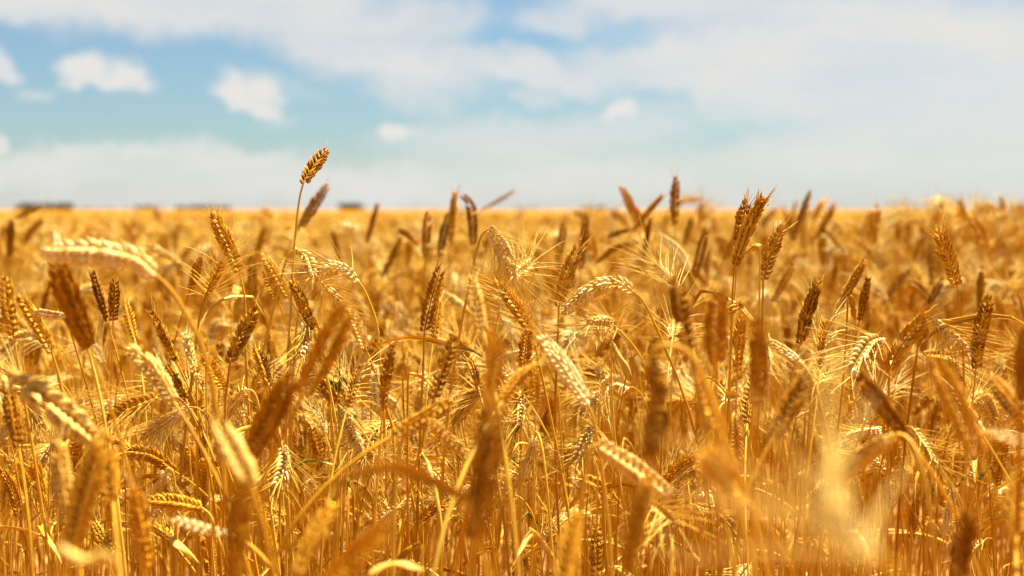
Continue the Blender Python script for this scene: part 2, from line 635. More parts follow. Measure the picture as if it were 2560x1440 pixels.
def plant(label, ear_axis, stem_pts, awn, col, w, r, split, leaves=1, group=None, roll=None):
    """a wheat stalk: Empty at its root > stem, leaf, ear (> spikelet, awns)"""
    root = stem_pts[0].copy()
    e = bpy.data.objects.new('wheat_stalk', None)
    COL.objects.link(e)
    e.empty_display_size = 0.02
    e.location = root
    tag(e, label, 'wheat stalk', group)
    rach, places, aw, L = make_ear(ear_axis, awn, w, r, r.uniform(0, 3.14) if roll is None else roll)
    v, f = make_stem(stem_pts, *((0.0021, 0.0016) if stem_pts[0][1] < 1.3 else (0.0019, 0.00115)))
    obj('stem', mesh_np('stem', v - root, f, [M_STEM]), e)
    if split:
        ear = obj('ear', mesh_np('ear', rach[0] - root, rach[1], [EARM[col]]), e)
        for sp, M, loc, k in places:
            s = obj('spikelet', SPK_MESH[(col, sp)], ear)
            s.matrix_local = Matrix.Translation(Vector(loc - root)) @ Matrix([list(row) for row in M * k]).to_4x4()
    else:
        v, f = ear_joined(rach, places)
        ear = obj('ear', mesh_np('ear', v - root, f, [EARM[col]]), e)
        TOT[0] += len(f)
    if aw:
        obj('awns', mesh_np('awns', aw[0] - root, aw[1], [M_AWN]), ear)
    for _ in range(leaves):
        v, f = leaf_on(stem_pts, r)
        obj('leaf', mesh_np('leaf', v - root, f, [M_LEAF]), e)
    return e


def stem_to_ground(top, direction, r, n=26):
    """from the soil up to a point, arriving along a direction"""
    d = unit(direction)
    h = max(0.15, top[2])
    lean = np.array((d[0], d[1], 0)) * (0.16 if d[2] > 0 else 0.05)
    root = np.array((top[0], top[1], 0.0)) - lean + np.array((r.gauss(0, 0.03), r.gauss(0, 0.03), 0))
    k = 0.35 * h if d[2] > 0.3 else 0.09
    return bez(root, root + np.array((r.gauss(0, 0.02), r.gauss(0, 0.02), 0.55 * h)), top - d * k, top, n)


def hero(d, ear, label, stem=None, awn='n', col='g', w=1.25, td=None, leaves=None):
    r = random.Random(label)
    if d > 2.15:
        d *= 1.22
    w *= 0.75
    if d < 1.3:
        w *= 1.28
        if d > 0.55:
            d = 1.3 - (1.3 - d) * 0.66
    L = sum(math.dist(ear[i], ear[i + 1]) for i in range(len(ear) - 1)) * d / FPX
    if td is None:
        td = r.uniform(-0.02, 0.02)
        if L < 0.066:
            td = math.sqrt(0.07 ** 2 - L * L) * (1 if r.random() < 0.65 else -1)
        elif col == 'p' and ear[-1][1] < ear[0][1]:
            td = r.uniform(0.02, 0.045)       # pale ears lie back and catch the sun
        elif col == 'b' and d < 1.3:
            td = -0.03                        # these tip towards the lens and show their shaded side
    n = len(ear)
    axis = [at(x, y, d + td * i / (n - 1)) for i, (x, y) in enumerate(ear)]
    if stem:
        sp = [at(x, y, d) for x, y in stem] + [axis[0]]
        low = stem_to_ground(sp[0], sp[1] - sp[0], r, 16)
        sm = catmull(sp, 18)
        stem_pts = low[:-1] + sm
    else:
        stem_pts = stem_to_ground(axis[0], axis[1] - axis[0], r)
    if leaves is None:
        leaves = 1 if (d > 1.3 and r.random() < 0.28) else 0
    split = 1.5 <= d <= 1.95
    return plant(label, axis, stem_pts, awn, col, w, r, split, leaves)

# ------------------------------------------------------------------ the stalks one can pick out
H = hero
# left, upper
H(1.15, [(388, 688), (335, 650), (250, 634), (170, 630), (112, 630)], 'thick pale ear arching out horizontally over its own bent stem', [(548, 1120), (530, 960), (500, 855), (468, 790), (425, 722)], 'n', 'p', 1.12, td=0.0, leaves=0)
H(1.8, [(598, 678), (575, 622), (552, 575), (534, 528)], 'sharp golden ear leaning back with its tip touching the horizon', [(612, 800), (611, 740)], 's', 'g', 1.35)
H(1.75, [(512, 745), (530, 706), (556, 655)], 'bearded ear whose awns fan up across the leaning golden ear', [(488, 880), (498, 800)], 'l', 'g', 1.05)
H(2.1, [(475, 725), (502, 645)], 'slim ear standing between the arching pale ear and the bearded fan')
H(2.3, [(445, 655), (372, 612)], 'short soft ear lying almost flat above the arch of the pale ear', None, 's', 'p')
H(1.25, [(224, 872), (180, 760), (140, 655)], 'dark blurred ear rising beneath the tip of the arching pale ear', None, 'n', 'b', 1.4)
H(1.55, [(36, 852), (22, 770), (12, 690)], 'upright ear on the left border just above the stalk base of a paler one', None, 'n', 'g', 1.2)
H(1.65, [(130, 880), (92, 808), (48, 736)], 'sharp slender ear leaning left, first sharp one from the left border', [(160, 1000), (147, 940)], 's', 'g', 1.2)
H(1.6, [(168, 793), (85, 781)], 'short cream ear lying flat beside the first sharp leaning ear', None, 'n', 'p', 1.1, td=0.05)
H(1.75, [(168, 800), (150, 740), (138, 690)], 'thin dark ear with a long tip hair, just left of the dark blurred ear', None, 's', 'b', 0.95)
H(2.0, [(268, 802), (248, 735), (230, 675)], 'brown ear under the arch, the left one of a tight pair', None, 's', 'b')
H(2.0, [(283, 802), (287, 696)], 'brown ear under the arch, the upright right one of a tight pair', None, 's', 'b')
H(2.0, [(336, 846), (313, 755)], 'narrow ear under the middle of the arch, leaning left', None, 'n', 'g', 1.0)
H(1.9, [(442, 905), (410, 840), (378, 776)], 'brown ear leaning left below the bend of the arching stem', None, 'n', 'b', 1.2)
H(2.3, [(632, 770), (630, 636)], 'soft upright ear behind and left of the tallest stalk', None, 'n', 'g', 1.3)
H(3.0, [(24, 640), (29, 548)], 'brown smudge of an ear at the left border below the horizon', None, 'n', 'b', 1.5)
H(3.0, [(40, 545), (105, 514)], 'rust brown blurred ear slanting across the leftmost horizon trees', None, 'n', 'b', 1.2)
H(2.6, [(148, 640), (138, 580)], 'pale out of focus ear above the tip of the arching ear', None, 's', 'p')
H(2.7, [(215, 640), (228, 585)], 'small brown ear peeking over the arching pale ear', None, 'n', 'b')
# centre left, upper
H(1.8, [(759, 456), (782, 418), (817, 373)], 'tallest stalk with a plump sharp ear alone against the sky', [(718, 960), (724, 820), (731, 690), (738, 590), (745, 520), (753, 474)], 'n', 'b', 1.35, td=0.04, leaves=0)
H(2.3, [(746, 576), (782, 518), (820, 460)], 'brown ear slanting up just behind the tallest stalk', None, 'n', 'b', 1.3)
H(1.8, [(892, 702), (868, 680), (836, 670), (800, 684), (778, 700)], 'cream ear curling over to the left on a wavy stem', [(946, 860), (941, 805), (922, 750), (905, 716)], 'l', 'p', 1.35)
H(1.85, [(742, 625), (768, 645), (784, 695)], 'small ear curling down beside the tallest stem', [(705, 690), (715, 652), (728, 630)], 'n', 'p', 1.2)
H(1.78, [(784, 822), (758, 765), (730, 700)], 'brown sharp ear with its tip on the tallest stem', [(798, 870)], 'n', 'b', 1.3)
H(1.85, [(798, 700), (832, 738), (868, 782)], 'ragged bearded ear hanging under the curled cream ear', None, 'l', 'p', 1.15)
H(2.0, [(722, 742), (690, 690), (655, 633)], 'golden ear leaning toward the left, its foot against the tallest stem', None, 'n', 'g', 1.25)
H(2.1, [(694, 752), (662, 680)], 'shaded ear tucked below the golden ear left of the tallest stem', None, 's', 'b')
H(1.78, [(913, 870), (895, 822), (874, 772)], 'cream slim ear just right of the upper dark blurred ear', [(955, 985), (935, 925)], 'n', 'p', 1.2)
H(1.12, [(758, 985), (812, 880), (868, 768)], 'upper of two dark blurred ears forming one long diagonal', None, 'n', 'b', 1.25)
H(1.05, [(618, 1145), (672, 1045), (730, 935)], 'lower of two dark blurred ears forming one long diagonal', None, 'n', 'b', 1.2)
H(3.2, [(917, 608), (944, 508)], 'faint soft ear crossing the horizon right of the far dark tree clump')
H(3.2, [(850, 655), (832, 576)], 'faint narrow ear leaning left in the soft field right of the tallest stalk', None, 'n', 'b')
H(2.8, [(1003, 592), (978, 645), (954, 694)], 'soft brown ear hanging from a bent stem like an upside down V', [(1062, 660), (1035, 618), (1012, 590)], 'n', 'b', 1.1)
H(2.2, [(1063, 645), (1066, 590), (1070, 527)], 'soft upright brown ear beside the upside down V', None, 'n', 'b', 1.2)
H(2.4, [(1127, 606), (1132, 545), (1138, 478)], 'upright ear rising into the sky with its right edge lit', None, 'n', 'g', 1.3)
H(2.5, [(1098, 642), (1108, 590), (1122, 532)], 'brown ear in front of the upright lit ear, leaning right', None, 'n', 'b')
H(2.3, [(1184, 612), (1181, 545), (1174, 508), (1154, 488)], 'ear with a hooked tip poking into the sky', None, 'n', 'b', 1.3)
H(3.0, [(1208, 523), (1250, 500), (1291, 474)], 'thin ear lying nearly flat against the sky right of the hooked one', None, 'n', 'b', 0.8)
H(1.8, [(1222, 572), (1246, 604), (1266, 648), (1284, 705)], 'large pinkish cream bearded ear hanging from a bent neck', [(1180, 680), (1192, 625), (1206, 586)], 'l', 'p', 1.5)
H(1.85, [(1284, 690), (1308, 672), (1332, 652)], 'pale bearded ear branching right under the large hanging cream ear', None, 'l', 'p', 1.2)
H(1.74, [(1332, 838), (1290, 768), (1238, 698)], 'bearded ear pointing up left, its awns spread wide below the cream one', [(1350, 920)], 'l', 'g', 1.15)
H(1.74, [(1061, 828), (1078, 750), (1103, 664)], 'dark sharp upright ear on a long bare straight stem', [(1052, 1060), (1058, 920)], 's', 'b', 1.25)
H(1.95, [(1083, 850), (1098, 746)], 'golden ear hidden behind the dark sharp upright ear', None, 's', 'g')
H(2.2, [(1167, 772), (1112, 733)], 'short pale ear lying to the left behind the bearded pair', None, 'n', 'p')
H(2.6, [(1012, 832), (995, 715)], 'soft orange ear in the gap left of the dark sharp ear', None, 'n', 'g')
H(1.3, [(1208, 832), (1192, 755), (1179, 690)], 'soft pale ear just above the long dark blurred one', None, 'n', 'p', 1.0)
# centre right, upper
H(1.8, [(1397, 766), (1416, 690), (1456, 598)], 'sharp grey gold ear standing with bristly tip above the clean arching ear', [(1392, 900), (1395, 830)], 's', 'g', 1.25)
H(1.7, [(1583, 729), (1550, 710), (1500, 716), (1450, 747), (1402, 786)], 'clean beardless ear arching left with every plump spikelet showing', [(1650, 840), (1622, 778), (1602, 746)], 'n', 'p', 1.3, td=0.0)
H(1.85, [(1702, 727), (1670, 692), (1636, 655)], 'bearded ear leaning left with long awns streaming to the upper left', [(1716, 800)], 'l', 'p', 1.0)
H(2.2, [(1724, 678), (1698, 632), (1646, 585)], 'bright cream soft ear leaning left beneath the tall upright one', None, 'n', 'p', 1.1)
H(2.6, [(1593, 562), (1575, 510), (1551, 464)], 'left arm of two soft ears crossing like an X against the sky', None, 'n', 'g', 1.25)
H(2.5, [(1583, 577), (1620, 530), (1658, 487)], 'right arm of two soft ears crossing like an X against the sky', None, 'n', 'b', 1.2)
H(2.3, [(1688, 562), (1687, 500), (1691, 440)], 'tall upright ear with a lit right edge next to the crossing pair', None, 'n', 'g', 1.25)
H(3.2, [(1700, 503), (1730, 496), (1763, 497)], 'thin ear lying flat against the sky beside the tall upright one', None, 'n', 'g', 0.8)
H(2.6, [(1610, 642), (1626, 545)], 'dark ear below the crossing pair', None, 'n', 'b', 1.2)
H(2.6, [(1576, 573), (1518, 592)], 'small dark drooping ear left of the crossing pair', None, 'n', 'b')
H(2.4, [(1596, 605), (1545, 616), (1488, 658)], 'brown ear arching down left beneath the crossing pair', None, 'n', 'b', 1.1)
H(2.6, [(1395, 652), (1412, 554)], 'soft dark ear behind the sharp grey gold one, leaning right', None, 'n', 'b')
H(2.3, [(1452, 675), (1460, 600), (1466, 530)], 'soft ear with a pale tip rising behind the sharp grey gold one', None, 's', 'b', 1.1)
H(1.8, [(1838, 662), (1862, 590), (1911, 490)], 'front ear of the sharp plump double, spikelets braided like a plait', [(1826, 900), (1830, 770), (1833, 705)], 's', 'g', 1.55)
H(1.86, [(1846, 625), (1852, 565), (1868, 498)], 'rear ear of the sharp plump double, half hidden', None, 's', 'b', 1.35)
H(1.8, [(1908, 702), (1928, 630), (1962, 558)], 'sharp ear with glinting white right edge beside the plump double', [(1902, 900), (1906, 780)], 's', 'g', 1.2)
H(2.3, [(1812, 648), (1852, 570)], 'soft brown ear behind the stem of the plump double', None, 'n', 'b')
H(2.4, [(1735, 692), (1750, 635), (1766, 572)], 'dark ear midway between the tall upright one and the double', None, 'n', 'b', 1.3)
H(2.8, [(1712, 612), (1731, 540)], 'small brown ear just right of the tall upright one', None, 'n', 'b')
H(1.75, [(1824, 776), (1852, 762)], 'ear seen end on as a small knob beside the double stem', None, 's', 'g', 1.1, td=-0.065)
H(1.75, [(1548, 826), (1520, 802), (1468, 806)], 'bearded ear bent flat with awns dropping like comb teeth', None, 'l', 'p', 1.1)
H(1.78, [(1680, 852), (1684, 825), (1691, 795)], 'small white bearded ear above the hooked near stem', None, 'l', 'p', 1.1)
# blurred near the middle right
H(1.1, [(1724, 880), (1705, 790), (1690, 690)], 'dark blurred ear leaning left over the hooked near stem', None, 'n', 'b', 1.0)
H(1.15, [(1790, 905), (1790, 820), (1796, 735)], 'dark blurred upright ear beside the blurred leaning one', None, 'n', 'b', 1.2)
H(0.85, [(1625, 905), (1648, 985), (1640, 1070), (1620, 1140)], 'very blurred dark ear hanging from a stem hooked over like a cane', [(1800, 1090), (1765, 960), (1720, 880), (1665, 862), (1635, 875)], 'n', 'b', 1.1, td=0.0, leaves=0)
H(1.05, [(1890, 1015), (1897, 905), (1893, 800)], 'brown blurred upright ear in front of the stems below the double', None, 'n', 'b', 1.05)
H(1.75, [(1843, 932), (1846, 860), (1857, 788)], 'sharp braided ear standing directly under the plump double', None, 'n', 'g', 1.35)
H(1.7, [(1868, 1052), (1872, 1000), (1886, 938)], 'sharp ear lower down under the braided one, beside a short white stub', None, 's', 'g', 1.35)
H(1.5, [(2002, 907), (1965, 880), (1922, 854)], 'short soft cream ear leaning left in front of the awned ears', None, 'n', 'p', 1.1)
# right, upper
H(2.6, [(1982, 602), (2004, 540), (2027, 475)], 'soft smooth spindle ear leaning right across the horizon', None, 'n', 'b', 1.1)
H(2.9, [(2040, 597), (2088, 507)], 'soft ear right of the smooth spindle ear, leaning right', None, 'n', 'g', 1.2)
H(2.9, [(2050, 568), (2080, 595), (2113, 632)], 'soft ear drooping to the right out of a leaning blurred one', None, 'n', 'b', 0.9)
H(3.0, [(2078, 618), (2097, 690)], 'soft dark ear hanging straight down below the drooping one', None, 'n', 'b', 0.9)
H(1.75, [(2000, 858), (2018, 785), (2046, 700)], 'sharp dark ear with a bristly top standing before a sheaf of awns', None, 's', 'b', 1.45)
H(2.0, [(2096, 772), (2128, 712), (2164, 647)], 'brown ear leaning right, nearest behind the bristly dark ear', None, 'n', 'b', 1.25)
H(2.1, [(2148, 802), (2172, 695)], 'shaded ear right behind the brown leaning one', None, 'n', 'b', 1.2)
H(2.2, [(1932, 754), (1985, 660)], 'soft brown ear leaning right beside the glinting ear stem', None, 'n', 'b', 1.1)
H(1.74, [(2393, 716), (2368, 640), (2346, 572)], 'sharp golden ear leaning left on a long straight stem near the right border', [(2412, 1060), (2408, 900), (2402, 790)], 's', 'g', 1.45)
H(2.6, [(2332, 712), (2326, 592)], 'soft dark upright ear left of the sharp golden leaning one', None, 'n', 'b', 1.1)
H(2.3, [(2300, 792), (2362, 693)], 'soft brown ear leaning right behind the long straight stem', None, 'n', 'b', 1.1)
H(2.6, [(2208, 762), (2240, 710), (2282, 668)], 'soft curved ear leaning right in the gap before the golden leaning ear', None, 'n', 'b', 0.9)
H(1.7, [(2440, 922), (2450, 830), (2476, 738)], 'sharp brown ear standing by the right border with plump braided spikelets', None, 'n', 'b', 1.3)
H(2.3, [(2448, 782), (2456, 664)], 'soft dark upright ear above the sharp brown one by the right border', None, 'n', 'b')
H(1.65, [(2221, 928), (2256, 860), (2320, 785)], 'fat grey gold ear leaning right with round spikelets and an awned tip', None, 's', 'g', 1.5)
H(1.7, [(2330, 797), (2382, 842), (2434, 892)], 'slender bearded pale ear sloping down right across the long straight stem', [(2290, 900), (2300, 830), (2315, 800)], 'l', 'p', 1.0)
H(1.75, [(2050, 912), (2054, 860), (2063, 800)], 'bearded ear close behind the bristly dark one, awns streaming right', None, 'l', 'g', 1.2)
H(1.68, [(2203, 848), (2175, 856), (2150, 890), (2128, 930)], 'pinkish white bearded ear hanging to the lower left, brightest on the right half', [(2222, 960), (2222, 890), (2215, 860)], 'l', 'p', 1.5)
H(1.2, [(2268, 1095), (2210, 1020), (2150, 940)], 'blurred brown ear leaning left with coarse spikelets below the pinkish white one', None, 'n', 'b', 1.2)
H(0.92, [(2448, 1140), (2395, 1020), (2332, 892)], 'wide golden blurred ear leaning left in front of the long straight stem', None, 'n', 'g', 1.05)
H(1.5, [(2458, 1090), (2420, 1030), (2378, 965)], 'cream ear just right of the wide golden blurred one', None, 'n', 'p', 1.05)
H(1.0, [(2590, 1112), (2530, 1095), (2470, 1078)], 'pale blurred ear entering flat from the right border', None, 's', 'p', 0.72, td=0.0)
H(0.9, [(2552, 1015), (2556, 920), (2562, 815)], 'dark blurred upright ear cut by the right border', None, 'n', 'b', 0.9)
H(1.1, [(2562, 1055), (2520, 1000), (2480, 945)], 'golden blurred ear leaning left by the right border', None, 'n', 'g', 1.0)
H(1.6, [(2288, 1078), (2318, 1120), (2345, 1165)], 'small bearded ear hanging right of the blurred coarse brown one', None, 'l', 'p', 1.0)
H(1.08, [(2226, 1094), (2168, 1135), (2108, 1188)], 'bright cream blurred ear drooping left above the big pale blur', None, 'n', 'p', 1.15)
H(0.47, [(2195, 1392), (2135, 1362), (2075, 1302), (2040, 1232)], 'big pale blurred bearded ear closest to the lens', [(2310, 1560), (2255, 1450)], 'l', 'p', 0.62, td=0.03, leaves=0)
H(0.8, [(1862, 1245), (1810, 1185), (1758, 1128)], 'blurred golden ear with a dark underside left of the big pale blur', None, 'n', 'g', 1.1, td=-0.05)
H(1.1, [(1932, 1095), (1975, 1015), (2022, 930)], 'blurred brown ear leaning right above the big pale blur', None, 'n', 'b', 1.0)
H(1.45, [(1838, 1045), (1842, 1095), (1844, 1155)], 'small white ear hanging straight down left of the blurred brown one', None, 's', 'p', 1.0)
H(1.1, [(1812, 1095), (1775, 1010), (1744, 930)], 'blurred golden ear leaning left behind the cane hooked stem', None, 'n', 'g', 0.8)
# left, middle
H(1.2, [(10, 942), (90, 985), (170, 1045), (248, 1110)], 'long pale blurred ear sloping down right from the left border', [(-80, 1200), (-70, 1000), (-35, 940)], 'n', 'p', 1.2, td=-0.03)
H(1.35, [(437, 1008), (385, 930), (318, 864)], 'cream blurred ear leaning left under the arching stem', None, 's', 'p', 1.25)
H(1.7, [(490, 938), (476, 885), (460, 828)], 'slim cream ear close against the arching stem', [(493, 1140), (492, 1020)], 's', 'p', 0.95)
H(1.7, [(560, 968), (536, 930), (510, 888)], 'braided golden ear leaning left of the sharp dark braided one', None, 's', 'g', 1.2)
H(1.65, [(575, 908), (602, 845), (641, 770)], 'sharp dark braided ear leaning right above a bearded fan', [(562, 1120), (564, 1000)], 'n', 'b', 1.35)
H(1.75, [(673, 968), (658, 915), (638, 868)], 'small sharp ear right of the dark braided one, leaning left', None, 's', 'g', 1.15)
H(1.7, [(614, 975), (596, 1000), (572, 1040)], 'bearded ear hanging with yellow awns like a spread brush', [(655, 1100), (645, 1010), (632, 978)], 'l', 'p', 1.1)
H(1.68, [(472, 1018), (428, 1046), (362, 1092)], 'neat bearded ear nodding left on a thin bent neck', [(560, 1150), (520, 1050), (496, 1022)], 'l', 'p', 1.25)
H(1.62, [(392, 990), (332, 1014), (254, 1050)], 'ear lying flat to the left above the neat nodding one', None, 'l', 'g', 1.15)
H(1.7, [(466, 1002), (438, 955), (408, 908)], 'brown ear half hidden behind the cream blurred one', None, 's', 'b', 1.1)
H(1.4, [(46, 1115), (32, 1035), (20, 955)], 'dark shaded ear under the long pale ear at the left border', None, 'n', 'b', 1.3)
H(1.6, [(188, 1185), (191, 1085)], 'narrow dark ear under the tip of the long pale sloping one', None, 'n', 'b', 1.1)
H(1.0, [(178, 1325), (155, 1210), (145, 1098)], 'pale blurred upright ear below the long pale sloping one', None, 'n', 'p', 0.95)
H(0.98, [(178, 1375), (206, 1260), (250, 1108)], 'blurred golden ear leaning right with fat slanting spikelets', None, 'n', 'g', 1.2)
H(1.05, [(282, 1255), (272, 1170), (263, 1078)], 'blurred ear half in shadow touching the fat golden one', None, 'n', 'g', 0.95)
H(1.1, [(368, 1425), (350, 1320), (334, 1218)], 'blurred upright golden ear left of the pinkish hanging bearded one', None, 'n', 'g', 1.0)
H(1.6, [(416, 1174), (406, 1232), (388, 1300)], 'pinkish bearded ear hanging straight down with long awns', [(440, 1300), (436, 1200), (428, 1172)], 'l', 'p', 1.2)
H(1.55, [(502, 1268), (440, 1256), (368, 1252)], 'braided golden ear lying flat across the pinkish hanging one', [(540, 1330), (525, 1288)], 'n', 'g', 1.25)
H(1.2, [(572, 1338), (500, 1320), (430, 1298)], 'smooth pale blurred ear lying flat below the braided flat one', None, 'n', 'p', 0.7, td=0.0)
H(1.6, [(286, 1398), (262, 1352), (238, 1305)], 'small golden ear low between blurred ones, leaning left', None, 's', 'g', 1.1)
H(0.78, [(628, 1215), (590, 1140), (546, 1062)], 'bright white blurred ear leaning left on a thick pale stem', [(690, 1470), (665, 1340)], 'n', 'p', 1.1, td=0.05)
H(0.75, [(584, 1460), (592, 1330), (602, 1195)], 'dark blurred upright ear at the bottom beside the thick pale stem', None, 'n', 'b', 0.95)
# centre, middle and lower
H(1.75, [(856, 1022), (876, 1072), (906, 1134)], 'white bearded ear hanging down right with long crossing awns', [(846, 1180), (848, 1060), (850, 1030)], 'l', 'p', 1.2)
H(1.8, [(776, 804), (764, 850), (748, 900)], 'white bearded ear hanging between the tallest stem and the dark diagonal', None, 'l', 'p', 1.15)
H(1.3, [(984, 1088), (1060, 1045), (1132, 1004)], 'brown blurred ear lying toward the right above two bearded ears', None, 'n', 'b', 1.2)
H(1.35, [(1074, 1050), (1130, 1105), (1194, 1168)], 'pale ear sloping down right into the long dark blurred one', None, 'n', 'p', 1.05)
H(1.5, [(1085, 998), (1108, 920), (1136, 844)], 'brown ear with pale spots leaning right, left of the long dark blurred one', None, 'n', 'b', 1.25)
H(1.5, [(957, 1028), (964, 950), (984, 858)], 'brown upright ear standing right of a thin sloping stem', None, 'n', 'b', 1.0)
H(1.7, [(870, 1012), (884, 962), (906, 908)], 'shaded greenish ear above the white hanging bearded one', None, 'l', 'b', 1.1)
H(1.75, [(1197, 972), (1187, 935), (1171, 892)], 'small sharp brown ear against a straight stem left of the long dark blur', None, 's', 'b', 1.2)
H(1.75, [(990, 1084), (994, 1120), (1000, 1164)], 'pinkish bearded ear pointing straight down, its awns forming a skirt', None, 'l', 'p', 1.1)
H(1.7, [(708, 1118), (710, 1165), (690, 1220)], 'bushy white bearded ear with awns on all sides under the lower dark diagonal', None, 'l', 'p', 1.25)
H(0.7, [(1188, 1345), (1212, 1200), (1228, 1080), (1222, 985)], 'long very dark blurred ear upright through the middle', None, 'n', 'b', 1.0, td=0.0, leaves=0)
H(0.95, [(1222, 985), (1236, 910), (1232, 826)], 'dark blurred ear continuing above the long very dark one', None, 'n', 'b', 0.85)
H(0.7, [(815, 1455), (888, 1390), (962, 1322)], 'golden very blurred ear slanting up from the bottom border', None, 'n', 'g', 0.85)
H(0.85, [(738, 1450), (780, 1350), (832, 1258)], 'grey gold blurred ear leaning right left of the golden slanting one', None, 's', 'g', 1.0)
H(1.7, [(988, 1274), (966, 1292), (944, 1322)], 'small white bearded ear nodding left under the bent straw arch', [(1020, 1380), (1010, 1290), (1000, 1272)], 'l', 'p', 1.1)
H(1.7, [(1174, 1218), (1162, 1236), (1142, 1264)], 'small white ear nodding left against the long dark blur', None, 's', 'p', 1.0)
H(1.4, [(1468, 1008), (1418, 930), (1350, 838)], 'large cream ear leaning left, thickest pale one in the middle', [(1496, 1120), (1484, 1050)], 's', 'p', 1.3)
H(1.7, [(1310, 922), (1313, 875), (1319, 828)], 'brown ear just left of the large cream leaning one', None, 's', 'b', 1.3)
H(1.7, [(1482, 1068), (1462, 1105), (1436, 1160)], 'sharp white bearded ear hanging left with awns like whiskers', [(1508, 1250), (1504, 1110), (1494, 1072)], 'l', 'p', 1.15)
H(1.62, [(1336, 1094), (1326, 1140), (1300, 1204)], 'white bearded ear with a bare crooked tip left of the whiskered one', None, 'l', 'p', 1.15)
H(1.75, [(1304, 985), (1303, 1020), (1299, 1062)], 'bearded ear seen on edge with comb like awns right of the long dark blur', None, 'l', 'p', 1.1)
H(1.22, [(1496, 1112), (1580, 1168), (1672, 1238)], 'blurred cream ear sloping down right below the whiskered one', [(1440, 1460), (1452, 1260), (1472, 1130)], 'n', 'p', 1.1)
H(0.85, [(1568, 1435), (1592, 1310), (1626, 1188)], 'blurred golden ear upright under the blurred cream sloping one', None, 'n', 'g', 1.0)
H(1.4, [(1628, 1260), (1660, 1285), (1690, 1310)], 'bearded ear with awns spraying right beside the blurred golden upright one', None, 'l', 'p', 0.9)
H(1.65, [(1490, 1445), (1490, 1380), (1494, 1308)], 'sharp dark bristly ear low at the bottom border', None, 's', 'b', 1.1)
H(0.8, [(1404, 1490), (1418, 1385), (1442, 1278)], 'grey gold blurred ear at the bottom left of the sharp bristly low one', None, 'n', 'g', 0.9)
H(1.7, [(1500, 1012), (1502, 960), (1496, 903)], 'thin cream ear standing right of the large cream leaning one', None, 's', 'p', 0.85)
H(1.25, [(1258, 1002), (1295, 950), (1342, 915)], 'golden blurred curved ear just right of the long dark blur', None, 'n', 'g', 0.8)
H(1.0, [(2398, 1445), (2404, 1370), (2422, 1288)], 'brown blurred ear low in the bottom right corner', None, 'n', 'b', 1.0)
H(1.0, [(2540, 1335), (2540, 1260), (2546, 1180)], 'brown blurred upright ear low on the right border', None, 'n', 'b', 1.0)


# ------------------------------------------------------------------ earless straws and bent dry leaves
def straw_leaf(d, pts, label, width, stem=None, twist=1.2, curl=0.3, td=0.0):
    r = random.Random(label)
    n = len(pts)
    P = [at(x, y, d + td * i / (n - 1)) for i, (x, y) in enumerate(pts)]
    sp = ([at(x, y, d) for x, y in stem] if stem else []) + [P[0]]
    low = stem_to_ground(sp[0], (sp[1] - sp[0]) if len(sp) > 1 else (P[1] - P[0]) * 0.3 + np.array((0, 0, 0.2)), r, 16)
    st = low[:-1] + (catmull(sp, 10) if len(sp) > 1 else [sp[0]])
    root = st[0].copy()
    e = bpy.data.objects.new('dry_straw', None)
    COL.objects.link(e)
    e.location = root
    tag(e, label, 'straw')
    v, f = make_stem(st, 0.0018, 0.0012)
    obj('stem', mesh_np('stem', v - root, f, [M_STEM]), e)
    v, f = make_ribbon(catmull(P, 16), width, twist, r, curl)
    obj('leaf', mesh_np('leaf', v - root, f, [M_LEAF]), e)


straw_leaf(0.9, [(1172, 1250), (1110, 1215), (1000, 1166), (900, 1185), (790, 1245)], 'bent straw whose leaf arches left over the small nodding bearded ear', 0.008, [(1225, 1450), (1195, 1340)], 0.6)
straw_leaf(0.75, [(150, 1360), (215, 1400), (265, 1395), (320, 1440)], 'pale curled leaf blurred in the bottom left corner', 0.008, None, 2.2)
straw_leaf(1.6, [(428, 1335), (470, 1372), (502, 1412)], 'split boat shaped dry leaf under the smooth pale flat ear', 0.013, None, 0.4, 0.6)
straw_leaf(1.5, [(1055, 1362), (1010, 1392), (965, 1425)], 'broken straw folded into a narrow V near the bottom border', 0.009, None, 0.3, 0.5)
straw_leaf(1.1, [(925, 1438), (990, 1416), (1062, 1425)], 'bright leaf lying flat along the bottom border', 0.011, None, 0.5)
straw_leaf(1.72, [(1528, 850), (1548, 882), (1580, 940)], 'small white leaf blade below the comb toothed bearded ear', 0.012, None, 0.8)
straw_leaf(1.7, [(1815, 984), (1852, 990)], 'short white leaf stub beside the lower sharp ear', 0.011, None, 0.1, 0.2)
straw_leaf(1.8, [(515, 868), (535, 880), (560, 905)], 'white folded leaf tip left of the sharp dark braided ear', 0.012, None, 0.8)
straw_leaf(1.75, [(2318, 1308), (2335, 1325), (2358, 1340)], 'small pointed triangular leaf low right of the big pale blur', 0.012, None, 0.2)
straw_leaf(1.6, [(1020, 935), (1050, 945), (1085, 968)], 'cream leaf blade between two brown ears left of the long dark blur', 0.010, None, 0.4)
straw_leaf(1.75, [(1955, 1210), (1962, 1290), (1973, 1330)], 'pale twisted leaf hanging just left of the big pale blur', 0.008, None, 1.5)
straw_leaf(1.8, [(2120, 740), (2135, 790), (2140, 800)], 'white flared leaf beneath the brown leaning ear', 0.013, None, 0.8)
straw_leaf(1.7, [(1900, 618), (1880, 620), (1850, 640)], 'white leaf lying flat behind the plump double ear', 0.010, None, 0.3, td=0.1)
straw_leaf(3.0, [(995, 575), (1015, 585), (1048, 615)], 'pinkish white soft leaf at the peak of the upside down V', 0.014, None, 0.8)


